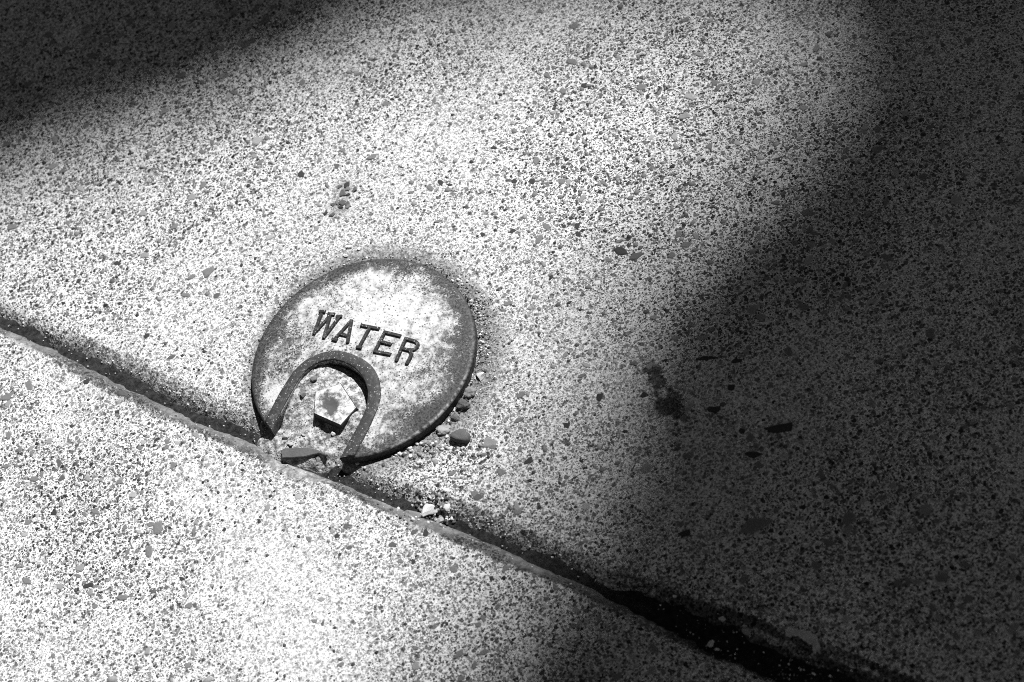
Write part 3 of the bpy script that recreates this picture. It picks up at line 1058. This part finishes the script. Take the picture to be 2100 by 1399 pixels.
BRIGHT = (.75, .5, .3, .2, .12); LIGHT = (.5, .4, .3, .2); MIXED = (.5, .35, .2, .1, .06); SANDY = (.5, .4, .3, .15, .05)
grit('grit', [
    (along_joint(-50, 1250, 22, 6), 260, 1.0, 3, LIGHT), (along_joint(-50, 1250, 0, 10), 90, .8, 2.2, LIGHT), (along_joint(100, 1250, -22, 5), 60, 1, 3, MIXED),
    (along_joint(1150, 1700, 25, 16), 70, .6, 2.0, BRIGHT), (along_joint(1380, 1760, -18, 20), 80, .6, 2.2, BRIGHT), (along_joint(1600, 1800, 0, 26), 70, .6, 2.6, BRIGHT),
    (ring(-75, 20, 1.01, 1.14), 170, 1.2, 4, MIXED), (ring(-60, 0, 1.0, 1.25), 420, .7, 2.4, MIXED), (ring(-70, 15, 1.0, 1.06), 260, .7, 2.6, MIXED), (ring(20, 200, 1.005, 1.05), 200, 1, 3, MIXED),
    (around(660, 840, 45, 45), 650, 1.0, 3.6, SANDY), (around(610, 915, 35, 16), 180, 1.5, 5, MIXED), (around(740, 830, 12, 40), 120, 1.2, 4, MIXED),
    (around(690, 765, 45, 9), 150, 1.2, 3, SANDY), (around(880, 1040, 30, 16), 120, 1.5, 5, MIXED), (around(860, 925, 60, 14), 160, 1.5, 5, MIXED),
], 'loose pale and dark grit around the lid and along the joint')

# ------------------------------------------------------------------ unseen tree, added and shaped to shade the pavement (out of frame, towards the sun)
lit_px = [(-500, 540), (-150, 450), (0, 405), (200, 362), (400, 296), (560, 222), (700, 155), (850, 108), (1000, 86), (1250, 72), (1420, 80), (1520, 115), (1575, 175), (1555, 255),
          (1430, 360), (1310, 460), (1185, 590), (1120, 690), (1085, 780), (1075, 900), (1070, 1000), (1025, 1085), (950, 1155), (890, 1230), (840, 1340), (790, 1480), (660, 1750), (150, 2000), (-500, 1900)]
LIT = np.array([px(x, y)[:2] for x, y in lit_px])


def lands_in_gap(P):
    """does the shadow of these points fall in the sunlit patch?"""
    t = P[:, 2] / SUN[2]
    return in_poly(LIT, P[:, 0] - SUN[0] * t, P[:, 1] - SUN[1] * t)


CT = SUN * 11.5
CRAD = np.array([5.8, 5.8, 3.4])
side = np.array([math.sin(SUN_AZ), -math.cos(SUN_AZ), 0])
base = np.array([CT[0], CT[1], -0.06]) + side * 1.4
M_BARK = mat_plain('grey_bark', 0.06, 0.16, 14)
M_LEAF = mat_plain('leaf', 0.05, 0.10, 3, 0.6)
tree = bpy.data.objects.new('shade_tree', None); COL.objects.link(tree)
tree.location = tuple(base)
tree['label'] = 'unseen broad leafy tree added to throw the soft shade on the pavement'
tree['category'] = 'tree'


def tube(path, radii, n=10):
    vv, ff = [], []
    for i, (q, r) in enumerate(zip(path, radii)):
        t = Vector(path[min(i + 1, len(path) - 1)] - path[max(i - 1, 0)]).normalized()
        a = t.orthogonal().normalized(); b = t.cross(a)
        for k in range(n):
            th = 2 * math.pi * k / n
            vv.append(tuple(Vector(q - base) + (a * math.cos(th) + b * math.sin(th)) * r * (1 + .08 * math.sin(3 * th + i))))
    for i in range(len(path) - 1):
        for k in range(n):
            ff.append((i * n + k, i * n + (k + 1) % n, (i + 1) * n + (k + 1) % n, (i + 1) * n + k))
    me = bpy.data.meshes.new('limb'); me.from_pydata(vv, [], ff)
    return me


tt = np.linspace(0, 1, 12)
tr = np.stack([base[0] + .12 * np.sin(tt * 4), base[1] + .1 * np.sin(tt * 3 + 1), base[2] + tt * 6.8], -1)
trm = tube(list(tr), [0.30 * (1 - .45 * t) + .16 * max(0, .12 - t) / .12 for t in tt], 14)
new_obj('trunk', trm, tree, M_BARK, smooth=True)
made = 0
for k in range(60):
    a = k * 2.399; st = tr[int(rng.integers(7, 12))]
    end = CT + CRAD * np.array([math.cos(a) * .75, math.sin(a) * .75, rng.uniform(-.5, .75)])
    mid = (st + end) / 2 + np.array([0, 0, .5])
    path = np.array([(1 - s) ** 2 * st + 2 * s * (1 - s) * mid + s * s * end for s in np.linspace(0, 1, 12)])
    t_ = path[:, 2] / SUN[2]
    fall = np.stack([path[:, 0] - SUN[0] * t_, path[:, 1] - SUN[1] * t_], -1)
    if np.min(np.hypot(fall[:, 0], fall[:, 1])) < 0.75:
        continue
    new_obj('limb', tube(list(path), [0.10 * (1 - .8 * s) + .012 for s in np.linspace(0, 1, 12)], 7), tree, M_BARK, smooth=True)
    made += 1
    if made >= 16:
        break


def leaves(centres, size):
    N = len(centres)
    a = rng.normal(size=(N, 3)); a[:, 2] *= .6; a /= np.linalg.norm(a, axis=1)[:, None]
    b = rng.normal(size=(N, 3)); b -= (b * a).sum(1)[:, None] * a; b /= np.linalg.norm(b, axis=1)[:, None]
    s = size * rng.uniform(.7, 1.25, (N, 1))
    nn = np.cross(a, b)
    Q = np.stack([centres - a * s, centres - b * s * .55 + nn * s * .15, centres + a * s, centres + b * s * .55 + nn * s * .15], 1)
    return Q


# whole crown: clumps of leaves with gaps between
ncl = 1300
cd_ = rng.normal(size=(ncl, 3)); cd_ /= np.linalg.norm(cd_, axis=1)[:, None]
cl = CT + cd_ * CRAD * (rng.uniform(.25, 1, (ncl, 1)) ** .5)
c1 = np.repeat(cl, 110, 0) + rng.normal(size=(ncl * 110, 3)) * .36
# dense inner leaves added round the gap to shape its shade
nI = 46000
rad = 1.05 * np.sqrt(rng.uniform(0, 1, nI)); th = rng.uniform(0, 6.283, nI)
e1 = side; e2 = np.cross(SUN, side)
lat = e1 * (rad * np.cos(th))[:, None] + e2 * (rad * np.sin(th))[:, None]
fall = lat - SUN * (lat[:, 2] / SUN[2])[:, None]
fp = to_px(np.where(np.abs(fall) < .9, fall, .9))
low_leaves = (fp[:, 0] < 900) & (fp[:, 1] < 700)          # leaves set lower to shade the upper left, higher for the right
c2 = SUN * np.where(low_leaves, rng.uniform(9.2, 10.4, nI), rng.uniform(11.4, 12.8, nI))[:, None] + lat
t1 = c1[:, 2] / SUN[2]
c1 = c1[np.hypot(c1[:, 0] - SUN[0] * t1, c1[:, 1] - SUN[1] * t1) > 0.8]
Q = np.concatenate([leaves(c1, .055), leaves(c2, .030)])
hit = lands_in_gap(Q.reshape(-1, 3)).reshape(-1, 4).any(1) | lands_in_gap(Q.mean(1))  # leaves cut away so the sunlit patch stays open
Q = Q[~hit] - base
me = mesh_np('crown', Q.reshape(-1, 3), np.arange(len(Q) * 4), np.full(len(Q), 4))
new_obj('crown', me, tree, M_LEAF, kind='stuff')
